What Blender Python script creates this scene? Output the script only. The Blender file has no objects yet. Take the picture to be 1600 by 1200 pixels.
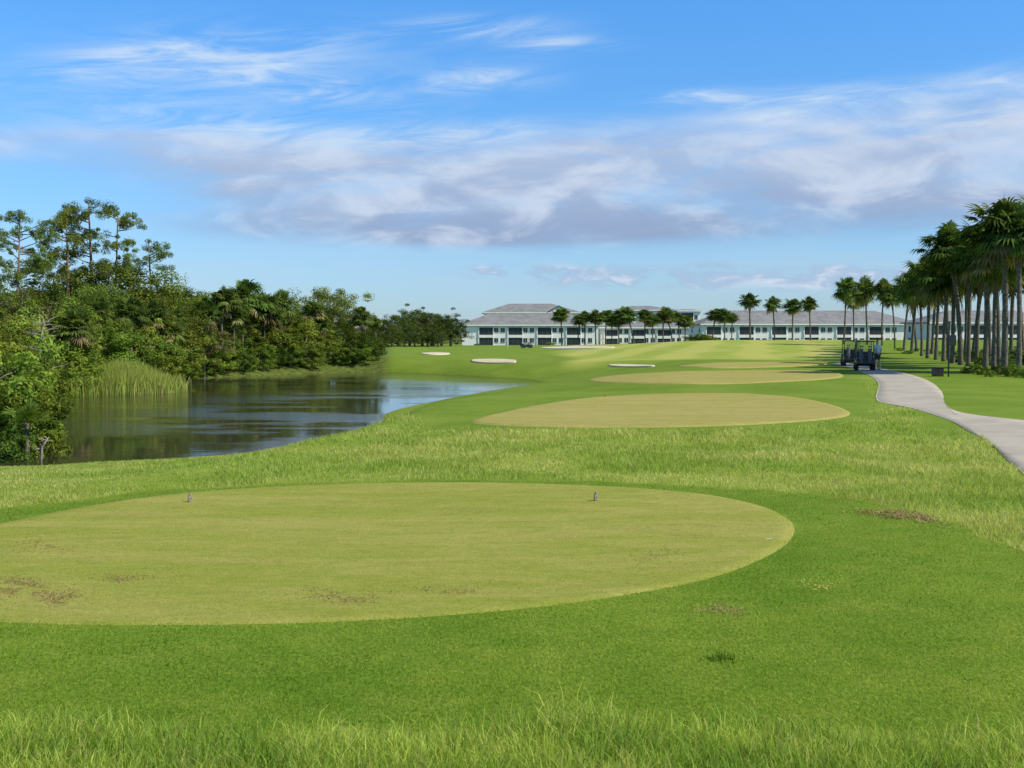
import bpy, bmesh, math, random
import numpy as np
from mathutils import Vector, Matrix
R=math.radians
scene=bpy.context.scene
col=scene.collection
rnd=random.Random(7)
H=2.0; F=1800.0; HV=522.0
PITCH=math.atan((600-HV)/F)
# ------------------------------------------------------------------ tagging
def tag(o,label=None,cat=None,group=None,kind=None):
    if label: o['label']=label
    if cat: o['category']=cat
    if group: o['group']=group
    if kind: o['kind']=kind
    return o
def empty(name,loc,rz=0,sc=1.0):
    o=bpy.data.objects.new(name,None); col.objects.link(o); o.empty_display_size=.2
    o.location=loc; o.rotation_euler=(0,0,rz); o.scale=(sc,sc,sc); return o
def link(name,me,mat,parent=None):
    o=bpy.data.objects.new(name,me); col.objects.link(o)
    if mat and not me.materials: me.materials.append(mat)
    if parent: o.parent=parent
    return o
def copy_tree(o,parent=None):
    c=o.copy(); col.objects.link(c); c.parent=parent
    for ch in list(o.children): copy_tree(ch,c)
    return c
ORD=['first','second','third','fourth','fifth','sixth','seventh','eighth','ninth','tenth','eleventh','twelfth','thirteenth','fourteenth','fifteenth','sixteenth','seventeenth','eighteenth','nineteenth','twentieth','twenty-first','twenty-second','twenty-third','twenty-fourth','twenty-fifth','twenty-sixth','twenty-seventh','twenty-eighth','twenty-ninth','thirtieth','thirty-first','thirty-second','thirty-third','thirty-fourth','thirty-fifth','thirty-sixth','thirty-seventh','thirty-eighth','thirty-ninth','fortieth','forty-first','forty-second','forty-third','forty-fourth']
# ------------------------------------------------------------------ mesh helpers
def mesh_np(name,V,Fq,C=None,smooth=False):
    V=np.asarray(V,dtype=np.float32); Fq=np.asarray(Fq,dtype=np.int32)
    me=bpy.data.meshes.new(name); n=len(V); m,k=Fq.shape
    me.vertices.add(n); me.vertices.foreach_set('co',V.ravel())
    me.loops.add(m*k); me.loops.foreach_set('vertex_index',Fq.ravel())
    me.polygons.add(m); me.polygons.foreach_set('loop_start',np.arange(0,m*k,k,dtype=np.int32))
    if smooth: me.polygons.foreach_set('use_smooth',np.ones(m,dtype=bool))
    me.update(calc_edges=True)
    if C is not None:
        a=me.color_attributes.new('col','FLOAT_COLOR','POINT')
        c4=np.ones((n,4),dtype=np.float32); c4[:,:3]=C; a.data.foreach_set('color',c4.ravel())
    me.validate()
    return me
class MB:
    def __init__(s): s.v=[]; s.f=[]
    def add(s,vs,fs):
        b=len(s.v); s.v+= [tuple(p) for p in vs]; s.f+=[tuple(i+b for i in f) for f in fs]; return s
    def box(s,x0,x1,y0,y1,z0,z1):
        return s.add([(x0,y0,z0),(x1,y0,z0),(x1,y1,z0),(x0,y1,z0),(x0,y0,z1),(x1,y0,z1),(x1,y1,z1),(x0,y1,z1)],
          [(0,3,2,1),(4,5,6,7),(0,1,5,4),(1,2,6,5),(2,3,7,6),(3,0,4,7)])
    def tube(s,pts,rad,n=8,cap=True):
        pts=[Vector(p) for p in pts]; 
        if not hasattr(rad,'__len__'): rad=[rad]*len(pts)
        vs=[]; fs=[]
        for i,p in enumerate(pts):
            d=(pts[min(i+1,len(pts)-1)]-pts[max(i-1,0)]).normalized()
            a=d.orthogonal().normalized() if i==0 else (a-d*a.dot(d)).normalized()
            b=d.cross(a)
            for k in range(n):
                t=2*math.pi*k/n; vs.append(p+(a*math.cos(t)+b*math.sin(t))*rad[i])
        for i in range(len(pts)-1):
            for k in range(n):
                fs.append((i*n+k,i*n+(k+1)%n,(i+1)*n+(k+1)%n,(i+1)*n+k))
        if cap:
            fs.append(tuple(range(n-1,-1,-1))); fs.append(tuple((len(pts)-1)*n+k for k in range(n)))
        return s.add(vs,fs)
    def prism(s,prof,x0,x1):   # profile in (y,z)
        n=len(prof)
        vs=[(x0,y,z) for y,z in prof]+[(x1,y,z) for y,z in prof]
        fs=[tuple(range(n)),tuple(range(2*n-1,n-1,-1))]+[(i,n+i,n+(i+1)%n,(i+1)%n) for i in range(n)]
        return s.add(vs,fs)
    def mesh(s,name,bevel=0,smooth=False,seg=2):
        me=bpy.data.meshes.new(name); me.from_pydata(s.v,[],s.f)
        bm=bmesh.new(); bm.from_mesh(me)
        bmesh.ops.recalc_face_normals(bm,faces=bm.faces)
        if bevel: bmesh.ops.bevel(bm,geom=list(bm.edges),offset=bevel,segments=seg,affect='EDGES',profile=.5)
        if smooth:
            for f in bm.faces: f.smooth=True
        bm.to_mesh(me); bm.free(); return me
    def build(s,name,mat,parent=None,bevel=0,smooth=False):
        return link(name,s.mesh(name,bevel,smooth),mat,parent)
# ------------------------------------------------------------------ node helper
class NT:
    def __init__(s,nt): s.nt=nt; s.n=nt.nodes; s.l=nt.links
    def node(s,t,**kw):
        n=s.n.new(t)
        for k,v in kw.items(): setattr(n,k,v)
        return n
    def put(s,sock,v):
        if isinstance(v,bpy.types.NodeSocket): s.l.new(v,sock)
        elif v is not None: sock.default_value=v
    def m(s,op,a,b=None,c=None,clamp=False):
        n=s.node('ShaderNodeMath',operation=op,use_clamp=clamp)
        s.put(n.inputs[0],a)
        if b is not None: s.put(n.inputs[1],b)
        if c is not None: s.put(n.inputs[2],c)
        return n.outputs[0]
    def ss(s,v,a,b,lo=0.,hi=1.):
        n=s.node('ShaderNodeMapRange',interpolation_type='SMOOTHSTEP')
        s.put(n.inputs['Value'],v); s.put(n.inputs['From Min'],a); s.put(n.inputs['From Max'],b); s.put(n.inputs['To Min'],lo); s.put(n.inputs['To Max'],hi)
        return n.outputs[0]
    def noise(s,vec,scale,detail=4,rough=.55,dist=0.):
        n=s.node('ShaderNodeTexNoise'); s.put(n.inputs['Vector'],vec); s.put(n.inputs['Scale'],scale); s.put(n.inputs['Detail'],detail); s.put(n.inputs['Roughness'],rough); s.put(n.inputs['Distortion'],dist)
        return n.outputs[0]
    def mix(s,f,a,b,bt='MIX'):
        n=s.node('ShaderNodeMix',data_type='RGBA',blend_type=bt)
        s.put(n.inputs[0],f)
        for sock,v in ((n.inputs[6],a),(n.inputs[7],b)):
            if isinstance(v,tuple) and len(v)==3: v=(*v,1)
            s.put(sock,v)
        return n.outputs[2]
    def mapping(s,vec,scale=(1,1,1),rot=(0,0,0),loc=(0,0,0)):
        n=s.node('ShaderNodeMapping'); s.put(n.inputs[0],vec); n.inputs['Scale'].default_value=scale; n.inputs['Rotation'].default_value=rot; n.inputs['Location'].default_value=loc
        return n.outputs[0]
    def comb(s,x,y,z):
        n=s.node('ShaderNodeCombineXYZ'); s.put(n.inputs[0],x); s.put(n.inputs[1],y); s.put(n.inputs[2],z); return n.outputs[0]
    def sep(s,v):
        n=s.node('ShaderNodeSeparateXYZ'); s.put(n.inputs[0],v); return n.outputs
    def bump(s,h,strength=.3,dist=.05):
        n=s.node('ShaderNodeBump'); s.put(n.inputs['Height'],h); n.inputs['Strength'].default_value=strength; n.inputs['Distance'].default_value=dist; return n.outputs[0]
def newmat(name):
    m=bpy.data.materials.new(name); m.use_nodes=True; N=NT(m.node_tree); N.n.clear()
    out=N.node('ShaderNodeOutputMaterial'); b=N.node('ShaderNodeBsdfPrincipled'); N.l.new(b.outputs[0],out.inputs[0])
    N.out=out; N.b=b; N.pos=N.node('ShaderNodeTexCoord').outputs['Object']
    return m,N
def simple(name,c,rough=.6,var=.12,scale=6.,metal=0.,bump=0.):
    m,N=newmat(name)
    no=N.noise(N.pos,scale,5,.6)
    d=tuple(x*(1-var) for x in c); e=tuple(min(1,x*(1+var)) for x in c)
    N.put(N.b.inputs['Base Color'],N.mix(N.ss(no,.35,.65),d,e))
    N.b.inputs['Roughness'].default_value=rough; N.b.inputs['Metallic'].default_value=metal
    if bump: N.put(N.b.inputs['Normal'],N.bump(no,bump,.02))
    return m
def leafmat(name,tr=.3,vlo=.75,vhi=1.25):
    m,N=newmat(name); N.n.remove(N.b)
    a=N.node('ShaderNodeAttribute',attribute_name='col').outputs['Color']
    oi=N.node('ShaderNodeObjectInfo').outputs['Random']
    hs=N.node('ShaderNodeHueSaturation'); N.put(hs.inputs['Color'],a)
    N.put(hs.inputs['Value'],N.ss(oi,0,1,vlo,vhi)); N.put(hs.inputs['Hue'],N.ss(N.m('FRACT',N.m('MULTIPLY',oi,7.3)),0,1,.483,.514) if vlo<1 else .5)
    d=N.node('ShaderNodeBsdfDiffuse'); t=N.node('ShaderNodeBsdfTranslucent'); mx=N.node('ShaderNodeMixShader')
    N.put(d.inputs['Color'],hs.outputs[0]); N.put(t.inputs['Color'],N.mix(1.0,hs.outputs[0],(1.2,1.15,.5),'MULTIPLY'))
    mx.inputs[0].default_value=tr; N.l.new(d.outputs[0],mx.inputs[1]); N.l.new(t.outputs[0],mx.inputs[2])
    N.l.new(mx.outputs[0],N.out.inputs[0]); return m
# ------------------------------------------------------------------ geometry of the place
def ss(a,b,x):
    t=np.clip((x-a)/(b-a),0,1); return t*t*(3-2*t)
_lat=np.random.default_rng(99).random((256,256))
def vn(x,y):
    xi=np.floor(x).astype(int); yi=np.floor(y).astype(int); fx=x-xi; fy=y-yi; fx=fx*fx*(3-2*fx); fy=fy*fy*(3-2*fy)
    g=lambda i,j:_lat[i%256,j%256]
    return (g(xi,yi)*(1-fx)+g(xi+1,yi)*fx)*(1-fy)+(g(xi,yi+1)*(1-fx)+g(xi+1,yi+1)*fx)*fy
def fbm(x,y,o=4):
    s=0;a=.5;t=0
    for i in range(o): s=s+a*vn(x+17.3*i,y+9.1*i); t+=a; a*=.55; x=x*2.03; y=y*2.03
    return s/t
def sdf(P,x,y):
    x=np.asarray(x,float); y=np.asarray(y,float)
    d=np.full(x.shape,1e18); ins=np.zeros(x.shape,bool); n=len(P)
    for i in range(n):
        ax,ay=P[i]; bx,by=P[(i+1)%n]
        ex,ey=bx-ax,by-ay; t=np.clip(((x-ax)*ex+(y-ay)*ey)/(ex*ex+ey*ey+1e-12),0,1)
        d=np.minimum(d,(x-ax-t*ex)**2+(y-ay-t*ey)**2)
        c=((ay>y)!=(by>y))
        with np.errstate(divide='ignore',invalid='ignore'):
            xi=ax+(y-ay)*ex/(ey if ey!=0 else 1e-12)
        ins^= c&(x<xi)
    d=np.sqrt(d); return np.where(ins,-d,d)
def chaikin(P,it=2):
    for _ in range(it):
        Q=[]
        for i in range(len(P)):
            a=P[i]; b=P[(i+1)%len(P)]
            Q.append((.75*a[0]+.25*b[0],.75*a[1]+.25*b[1])); Q.append((.25*a[0]+.75*b[0],.25*a[1]+.75*b[1]))
        P=Q
    return P
POND=chaikin([(-13.8,28.6),(-9.4,30.6),(-6.2,36.0),(-4.8,42.4),(-5.2,47),(-5.7,51),(-4.4,58),(-1.3,71),(1.2,78),(2.6,84.0),(-.6,92),(-6.6,101),(-11.5,105.5),(-15.5,106),(-19.5,100.5),(-24.6,92),(-25,84),(-22,75),(-20.9,68.5),(-24.4,65.5),(-27.6,62.5),(-23.0,52),(-17.8,40),(-15.2,32)],2)
def T(x,y):
    x=np.asarray(x,float); y=np.asarray(y,float)
    a=x/np.where(y>1,y,1.); a=np.where(y>1,a,0)
    cw=ss(.02,.2,a)
    z=.95*cw*ss(85,185,y)*(1-ss(205,275,y)) -.35*(1-cw)*ss(60,95,y) -.65*ss(235,300,y)
    z=z+.1*np.sin(x*.13+1)*np.sin(y*.09)*ss(40,90,y)*(1-ss(300,400,y))
    z=z+.03*np.sin(x*.9+.4*y)*np.sin(y*.7-.3*x)*ss(15.5,18,y)*(1-ss(30,60,y))
    s=sdf(POND,x,y)
    bw=5+10.5*ss(-1.,-6.,x)*(1-ss(40,56,y))
    bw=bw+7.*ss(34,44,y)*ss(-16,-8,x)*(1-ss(88,98,y))
    t=np.clip(s/np.clip(bw,5,15.5),0,1); k=t*(1.42-.42*t)
    zo=-1.47*(1-k)+z*k; zi=-1.5-.35*np.minimum(np.maximum(-s,0),3)-.02
    z=np.where(s>0,zo,zi)
    q=((x-4.0)/5.9)**2+((y-31.3)/8.)**2; w=1-ss(1.0,1.7,q); z=z*(1-w)+.05*w
    return z
def t1(x,y): return float(T(np.array([x]),np.array([y]))[0])
cp,sp=math.cos(PITCH),math.sin(PITCH)
def ray(u,v):
    rx=(u-800)/F; ry=(600-v)/F
    return rx, cp+sp*ry, -sp+cp*ry
def p0(u,v,z=0.):
    dx,dy,dz=ray(u,v); k=(z-H)/dz; return (dx*k,dy*k)
def hit(u,v):
    dx,dy,dz=ray(u,v)
    k=np.geomspace(2.5,900,6000); zz=H+dz*k-T(dx*k,dy*k)
    i=int(np.argmax(zz<0)) if (zz<0).any() else len(k)-1
    return (dx*k[i],dy*k[i],float(T(np.array([dx*k[i]]),np.array([dy*k[i]]))[0]))
def atd(u,d):
    x=(u-800)/F*d; return (x,d,t1(x,d))
def topz(v,d): return H+(HV-v)/F*d
# ------------------------------------------------------------------ camera, sun, sky
cam=bpy.data.cameras.new('camera'); co=bpy.data.objects.new('camera',cam); col.objects.link(co)
co.location=(0,0,H); co.rotation_euler=(math.pi/2-PITCH,0,0); cam.sensor_width=36; cam.lens=36*F/1600; cam.clip_end=20000; cam.clip_start=.05
scene.camera=co
scene.view_settings.view_transform='Standard'; scene.view_settings.look='None'; scene.view_settings.exposure=0
EL,AZ=R(42),R(110)
sd=Vector((math.cos(EL)*math.sin(AZ),math.cos(EL)*math.cos(AZ),math.sin(EL)))
sun=bpy.data.lights.new('sun','SUN'); sun.energy=5.0; sun.angle=R(.5); sun.color=(1,.93,.77)
so=bpy.data.objects.new('sun',sun); col.objects.link(so); so.rotation_euler=sd.to_track_quat('Z','Y').to_euler(); so.location=(40,-10,60)
w=bpy.data.worlds.new('World'); scene.world=w; w.use_nodes=True
N=NT(w.node_tree); N.n.clear()
out=N.node('ShaderNodeOutputWorld'); bg=N.node('ShaderNodeBackground'); N.l.new(bg.outputs[0],out.inputs[0])
sky=N.node('ShaderNodeTexSky',sky_type='NISHITA'); sky.sun_disc=False; sky.sun_elevation=EL; sky.sun_rotation=AZ; sky.air_density=1.0; sky.dust_density=.3; sky.ozone_density=3.0
dirv=N.node('ShaderNodeTexCoord').outputs['Generated']
X,Y,Z=N.sep(dirv)
az=N.m('ARCTAN2',X,Y); el=N.m('ARCSINE',Z)
def G(u,v,ru,rv,tilt=0.):
    s0=math.atan((u-800)/F); e0=math.atan((HV-v)/F)
    a=N.m('SUBTRACT',az,s0); b=N.m('SUBTRACT',N.m('SUBTRACT',el,e0),N.m('MULTIPLY',a,tilt))
    a=N.m('DIVIDE',a,ru/F); b=N.m('DIVIDE',b,rv/F)
    return N.m('EXPONENT',N.m('MULTIPLY',N.m('ADD',N.m('MULTIPLY',a,a),N.m('MULTIPLY',b,b)),-1.))
def GS(lst):
    o=None
    for g in lst:
        k=G(*g); o=k if o is None else N.m('ADD',o,k)
    return N.m('MINIMUM',o,1.)
def nz(sx,sy,seed,detail=6,rough=.55,dist=.3,tilt=0.):
    v=N.comb(N.m('MULTIPLY',az,sx),N.m('MULTIPLY',N.m('SUBTRACT',el,N.m('MULTIPLY',az,tilt)),sy),seed)
    return N.noise(v,1.,detail,rough,dist)
hs=N.node('ShaderNodeHueSaturation'); N.put(hs.inputs['Color'],sky.outputs[0]); hs.inputs['Saturation'].default_value=1.0
tint=N.node('ShaderNodeValToRGB'); N.put(tint.inputs[0],N.m('DIVIDE',el,.8,clamp=True))
cr=tint.color_ramp; cr.elements[0].position=0; cr.elements[0].color=(.50,.66,.93,1); cr.elements[1].position=1; cr.elements[1].color=(1.0,.95,.80,1)
for p_,c_ in ((.16,(.50,.80,1.08)),(.37,(.45,.95,1.36)),(.6,(.8,.95,1.0))):
    e=cr.elements.new(p_); e.color=(*c_,1)
base=N.mix(1.,hs.outputs[0],tint.outputs[0],'MULTIPLY')
K=.15
base=N.mix(1.,base,(K,K,K),'MULTIPLY')
# haze veil low over the horizon
veil=N.ss(nz(3,14,3.1,3,.5),.35,.75,.1,.42)
base=N.mix(N.m('MULTIPLY',veil,N.ss(el,.17,.02)),base,(.52,.66,.84))
# main grey band
mk=GS([(140,248,200,26,.02),(420,272,240,48,-.02),(620,300,230,60),(820,298,230,66),(1050,285,260,66),(1350,262,240,66),(1640,262,240,72),(700,358,380,24),(1300,335,320,36)])
n1=nz(6,24,1.7,7,.56,.35,.03); n2=nz(10,27,5.2,7,.56,.4)
d1=N.m('MULTIPLY',N.ss(mk,.05,.96),N.ss(n1,.28,.60,.38,1.))
up=N.ss(N.m('ADD',el,N.m('MULTIPLY',n2,.08)),.10,.20)
ccol=N.mix(up,(.285,.37,.57),(.46,.545,.72)); ccol=N.mix(N.ss(n2,.43,.66,0,.85),ccol,(.68,.745,.86))
base=N.mix(N.m('MULTIPLY',d1,.88),base,ccol)
# right upper whiter edge
mk=GS([(1560,208,130,20,-.05),(1400,205,170,16),(1560,165,160,22,.1),(1250,195,160,13)])
d=N.m('MULTIPLY',mk,N.ss(nz(8,36,9.3,7,.6,.6,.05),.34,.64))
base=N.mix(N.m('MULTIPLY',d,.78),base,(.70,.79,.91))
# cirrus
mk=GS([(370,105,190,38,.05),(215,130,120,24,.12),(470,148,140,20,-.1),(745,50,105,16),(750,130,90,20,.1),(880,75,70,10),(370,210,240,30,-.05),(800,215,220,20),(1090,160,70,10),(1280,170,160,18)])
d=N.m('MULTIPLY',mk,N.ss(nz(8,50,2.2,8,.64,1.0,.10),.35,.68))
base=N.mix(N.m('MULTIPLY',d,.76),base,(.68,.80,.93))
# low cumulus
mk=GS([(950,434,200,18),(1110,432,34,20),(1280,436,90,18),(800,425,80,10),(1430,440,140,14)])
n3=nz(22,58,7.7,6,.58,.4)
d=N.m('MULTIPLY',N.ss(mk,.08,.85),N.ss(n3,.38,.58))
base=N.mix(N.m('MULTIPLY',d,.75),base,N.mix(N.ss(n3,.48,.66),(.37,.47,.68),(.68,.75,.87)))
N.put(bg.inputs['Color'],base); bg.inputs['Strength'].default_value=1.0
# ------------------------------------------------------------------ zones and ground
mown1=chaikin([p0(*q) for q in [(-500,860),(0,797),(300,760),(700,749),(1000,754),(1240,769),(1400,794),(1530,832),(1640,880),(2000,1000),(2000,1150),(800,1145),(-500,1140)]],2)
mown2=chaikin([p0(*q) for q in [(600,640),(660,668),(760,673),(1000,677),(1180,674),(1340,663),(1385,645),(1372,615),(1330,577),(1300,562),(700,562),(640,600)]],2)
def zones(x,y):
    wob=.12*np.sin(x*3.1+y*1.7)+.08*np.sin(x*7.3-y*5.1)
    m1=ss(.12,-.12,sdf(mown1,x,y)+wob*.6)
    m2=ss(.6,-.6,sdf(mown2,x,y)+wob)*.8
    far=ss(45,70,y)*.7
    rough=np.clip(1-np.maximum(np.maximum(m1,m2),far),0,1)
    a=x/np.where(y>1,y,1.)
    rp=ss(.33,.37,a)*ss(20,26,y)*(1-ss(120,150,y)); rough=rough*(1-rp*.8)
    s=sdf(POND,x,y)
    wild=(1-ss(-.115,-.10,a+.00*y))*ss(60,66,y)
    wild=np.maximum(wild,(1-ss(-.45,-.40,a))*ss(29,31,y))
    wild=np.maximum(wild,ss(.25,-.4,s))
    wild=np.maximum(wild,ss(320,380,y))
    fair=ss(.035,.06,a+.01*np.sin(y*.1))*(1-ss(.27,.30,a))*ss(88,96,y)*(1-ss(225,245,y))
    return rough,np.clip(wild,0,1),fair
ang=np.concatenate([np.arange(-180,-34,6.),np.arange(-34,34.01,.2),np.arange(40,180,6.)]); ang=np.radians(ang)
rr=np.concatenate([[.02,1.,2.],np.geomspace(3.2,420,520),np.geomspace(450,9000,16)])
A,RR=np.meshgrid(ang,rr); gx=RR*np.sin(A); gy=RR*np.cos(A); gz=T(gx,gy)
na,nr=len(ang),len(rr)
idx=np.arange(nr*na).reshape(nr,na); nx=np.roll(idx,-1,axis=1)
Q=np.stack([idx[:-1],idx[1:],nx[1:],nx[:-1]],-1).reshape(-1,4)[:, ::-1]
zr,zw,zf=zones(gx.ravel(),gy.ravel())
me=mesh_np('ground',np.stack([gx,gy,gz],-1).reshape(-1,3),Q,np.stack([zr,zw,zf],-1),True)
m,N=newmat('grass_ground')
at=N.node('ShaderNodeAttribute',attribute_name='col'); sx,sy,sz=N.sep(at.outputs['Vector'])
big=N.noise(N.pos,.35,5,.6); mid=N.noise(N.pos,2.2,5,.62); fine=N.noise(N.mapping(N.pos,(1,.55,1)),38,6,.7)
mown=N.mix(N.ss(big,.35,.68),(.175,.28,.028),(.255,.35,.045)); mown=N.mix(N.ss(mid,.42,.72,0,.65),mown,(.31,.37,.06)); mown=N.mix(N.ss(fine,.35,.68,0,.75),N.mix(1.,mown,(.45,.54,.38),'MULTIPLY'),mown)
mown=N.mix(N.ss(fine,.6,.8,0,.4),mown,(.34,.41,.075))
rough=N.mix(N.ss(big,.35,.65),(.31,.395,.06),(.40,.455,.10)); rough=N.mix(N.ss(mid,.35,.7,0,.6),rough,(.24,.34,.045))
rough=N.mix(N.ss(fine,.3,.7,0,.55),N.mix(1.,rough,(.55,.6,.4),'MULTIPLY'),rough)
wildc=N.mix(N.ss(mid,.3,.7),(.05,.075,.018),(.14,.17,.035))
px,py,pz=N.sep(N.pos)
st=N.m('SINE',N.m('ADD',N.m('MULTIPLY',N.m('ADD',px,N.m('MULTIPLY',py,-.22)),.9),N.m('MULTIPLY',N.noise(N.pos,.08,3),5.)))
fairc=N.mix(N.ss(st,-.6,.6),(.28,.345,.055),(.385,.405,.09)); fairc=N.mix(N.ss(N.noise(N.pos,.12,4),.45,.65,0,.6),fairc,(.42,.40,.12))
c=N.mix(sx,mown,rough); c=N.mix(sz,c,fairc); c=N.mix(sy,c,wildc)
N.put(N.b.inputs['Base Color'],c); N.b.inputs['Roughness'].default_value=.9; N.b.inputs['Specular IOR Level'].default_value=.05
N.put(N.b.inputs['Normal'],N.bump(N.m('ADD',fine,N.m('MULTIPLY',mid,.6)),.5,.03))
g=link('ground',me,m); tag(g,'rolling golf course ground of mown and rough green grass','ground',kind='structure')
# water
wp=[(x,y) for x,y in POND]
bm=bmesh.new(); vs=[]
for i,(x,y) in enumerate(wp):
    a=Vector((wp[(i+1)%len(wp)][0]-wp[i-1][0],wp[(i+1)%len(wp)][1]-wp[i-1][1])).normalized()
    vs.append(bm.verts.new((x+a.y*.35,y-a.x*.35,-1.5)))
fc=bm.faces.new(vs); bmesh.ops.recalc_face_normals(bm,faces=[fc])
if fc.normal.z<0: fc.normal_flip()
me=bpy.data.meshes.new('water'); bm.to_mesh(me); bm.free()
m,N=newmat('pond_water')
N.b.inputs['Base Color'].default_value=(.042,.045,.022,1); N.b.inputs['Roughness'].default_value=.05; N.b.inputs['IOR'].default_value=1.4
px,py,pz=N.sep(N.pos)
r1=N.noise(N.mapping(N.pos,(.8,1.2,1)),1.4,3,.5); r2=N.noise(N.mapping(N.pos,(.7,2.2,1)),4.5,3,.6); pt=N.ss(N.noise(N.mapping(N.pos,(.8,1.6,1)),.12,3),.40,.58)
mid_=N.ss(N.m('ABSOLUTE',N.m('SUBTRACT',py,54.)),20,8,.25,1.)
N.put(N.b.inputs['Normal'],N.bump(N.m('ADD',N.m('MULTIPLY',r1,.24),N.m('MULTIPLY',N.m('MULTIPLY',r2,.95),N.m('MULTIPLY',pt,mid_))),.22,.07))
tag(link('water',me,m),'still dark pond reflecting sky and trees','water',kind='structure')
# conforming sheets
def sheet(name,P,mat,off,label,cat,kind='structure',it=2):
    P=chaikin(P,it); n=len(P); cx=sum(p[0] for p in P)/n; cy=sum(p[1] for p in P)/n
    fr=[1,.985,.95,.88,.78,.66,.54,.42,.3,.2,.1,.03]; vs=[]
    for k in fr:
        for x,y in P: vs.append((cx+(x-cx)*k,cy+(y-cy)*k))
    vs=np.array(vs); z=T(vs[:,0],vs[:,1])+off
    f=np.repeat(fr,n)
    z=z-np.where(f==1,off+.01,0)
    V=np.column_stack([vs,z]); fs=[]
    for i in range(len(fr)-1):
        for k in range(n): fs.append((i*n+k,i*n+(k+1)%n,(i+1)*n+(k+1)%n,(i+1)*n+k))
    fs.append(tuple((len(fr)-1)*n+k for k in range(n)))
    me=bpy.data.meshes.new(name); me.from_pydata(V.tolist(),[],fs)
    bm=bmesh.new(); bm.from_mesh(me); bmesh.ops.recalc_face_normals(bm,faces=bm.faces)
    if sum(q.normal.z for q in bm.faces)<0: bmesh.ops.reverse_faces(bm,faces=bm.faces)
    for q in bm.faces: q.smooth=True
    bm.to_mesh(me); bm.free()
    return tag(link(name,me,mat),label,cat,kind=kind)
def teemat(name,c1,c2,patch):
    m,N=newmat(name)
    wv=N.noise(N.mapping(N.pos,(.35,1.3,1),(0,0,.3)),.8,7,.66,1.2); md=N.noise(N.mapping(N.pos,(.6,1.5,1),(0,0,-.2)),4,7,.7,.5); fn=N.noise(N.pos,60,5,.78); bl=N.noise(N.pos,14,5,.7)
    c=N.mix(N.ss(wv,.36,.64),c1,c2); c=N.mix(N.ss(md,.46,.72,0,.6),c,(.29,.34,.065)); c=N.mix(N.ss(md,.50,.28,0,.5),c,(.55,.46,.17))
    c=N.mix(N.ss(bl,.35,.65,0,.35),c,N.mix(1.,c,(.68,.72,.6),'MULTIPLY'))
    br=N.m('MULTIPLY',N.ss(N.noise(N.mapping(N.pos,(.6,1.3,1),loc=(3.3,1,0)),.8,4,.6),.58,.70),N.ss(N.noise(N.pos,9,5,.7),.46,.62))
    c=N.mix(N.m('MULTIPLY',br,patch),c,(.32,.24,.10))
    c=N.mix(N.ss(fn,.3,.62,0,.6),N.mix(1.,c,(.5,.55,.4),'MULTIPLY'),c)
    N.put(N.b.inputs['Base Color'],c); N.b.inputs['Roughness'].default_value=.95; N.b.inputs['Specular IOR Level'].default_value=.03
    N.put(N.b.inputs['Normal'],N.bump(N.m('ADD',fn,md),.45,.015)); return m
tm1=teemat('tee_turf',(.38,.405,.08),(.50,.46,.14),.8); tm2=teemat('far_tee_turf',(.49,.43,.145),(.58,.475,.19),.3)
TEE1=[p0(*q) for q in [(0,818),(150,787),(300,768),(500,757),(700,753),(900,757),(1080,768),(1180,785),(1237,808),(1250,832),(1222,862),(1130,902),(1000,928),(850,950),(650,967),(450,976),(200,979),(0,974),(-200,962),(-330,925),(-250,868)]]
sheet('tee_green',TEE1,tm1,.012,'large yellowish oval tee green in the foreground with two grey markers','tee')
sheet('tee_green',[p0(*q,.06) for q in [(728,658),(780,645),(850,631),(930,620),(1040,615),(1160,614),(1250,621),(1312,635),(1338,648),(1290,656),(1200,662),(1080,667),(950,668),(820,666),(750,662)]],tm2,.03,'second tan oval tee green beyond the strip of rough','tee')
sheet('tee_green',[hit(*q)[:2] for q in [(913,594),(960,587),(1050,582),(1180,579),(1270,579),(1317,584),(1320,590),(1270,595),(1180,599),(1080,601),(980,600),(930,598)]],tm2,.04,'third thin tan tee green left of the parked carts','tee')
sheet('tee_green',[hit(*q)[:2] for q in [(1045,574),(1100,569),(1200,566),(1290,566),(1302,569),(1260,572),(1180,575),(1100,576)]],tm2,.05,'farthest narrow tan tee strip before the striped fairway','tee')
sand=simple('bunker_sand',(.62,.53,.37),.95,.12,3.,bump=.2)
for q,l in (([(730,565),(755,562),(785,562),(812,566),(795,568),(755,568)],'white sand bunker nearest the right tip of the pond'),
  ([(654,552.5),(680,551),(706,552.5),(698,554.5),(665,554.5)],'small white sand bunker before the distant dark trees'),
  ([(943,571),(985,570),(1030,572),(1010,574),(965,573.5)],'thin white sand bunker left of the farthest tee strips'),
  ([(833,543.5),(880,541.5),(930,541.2),(970,542.8),(940,544.6),(880,545)],'long pale sand bunker below the white condominiums')):
    sheet('sand_bunker',[hit(*k)[:2] for k in q],sand,.09,l,'bunker')
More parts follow.
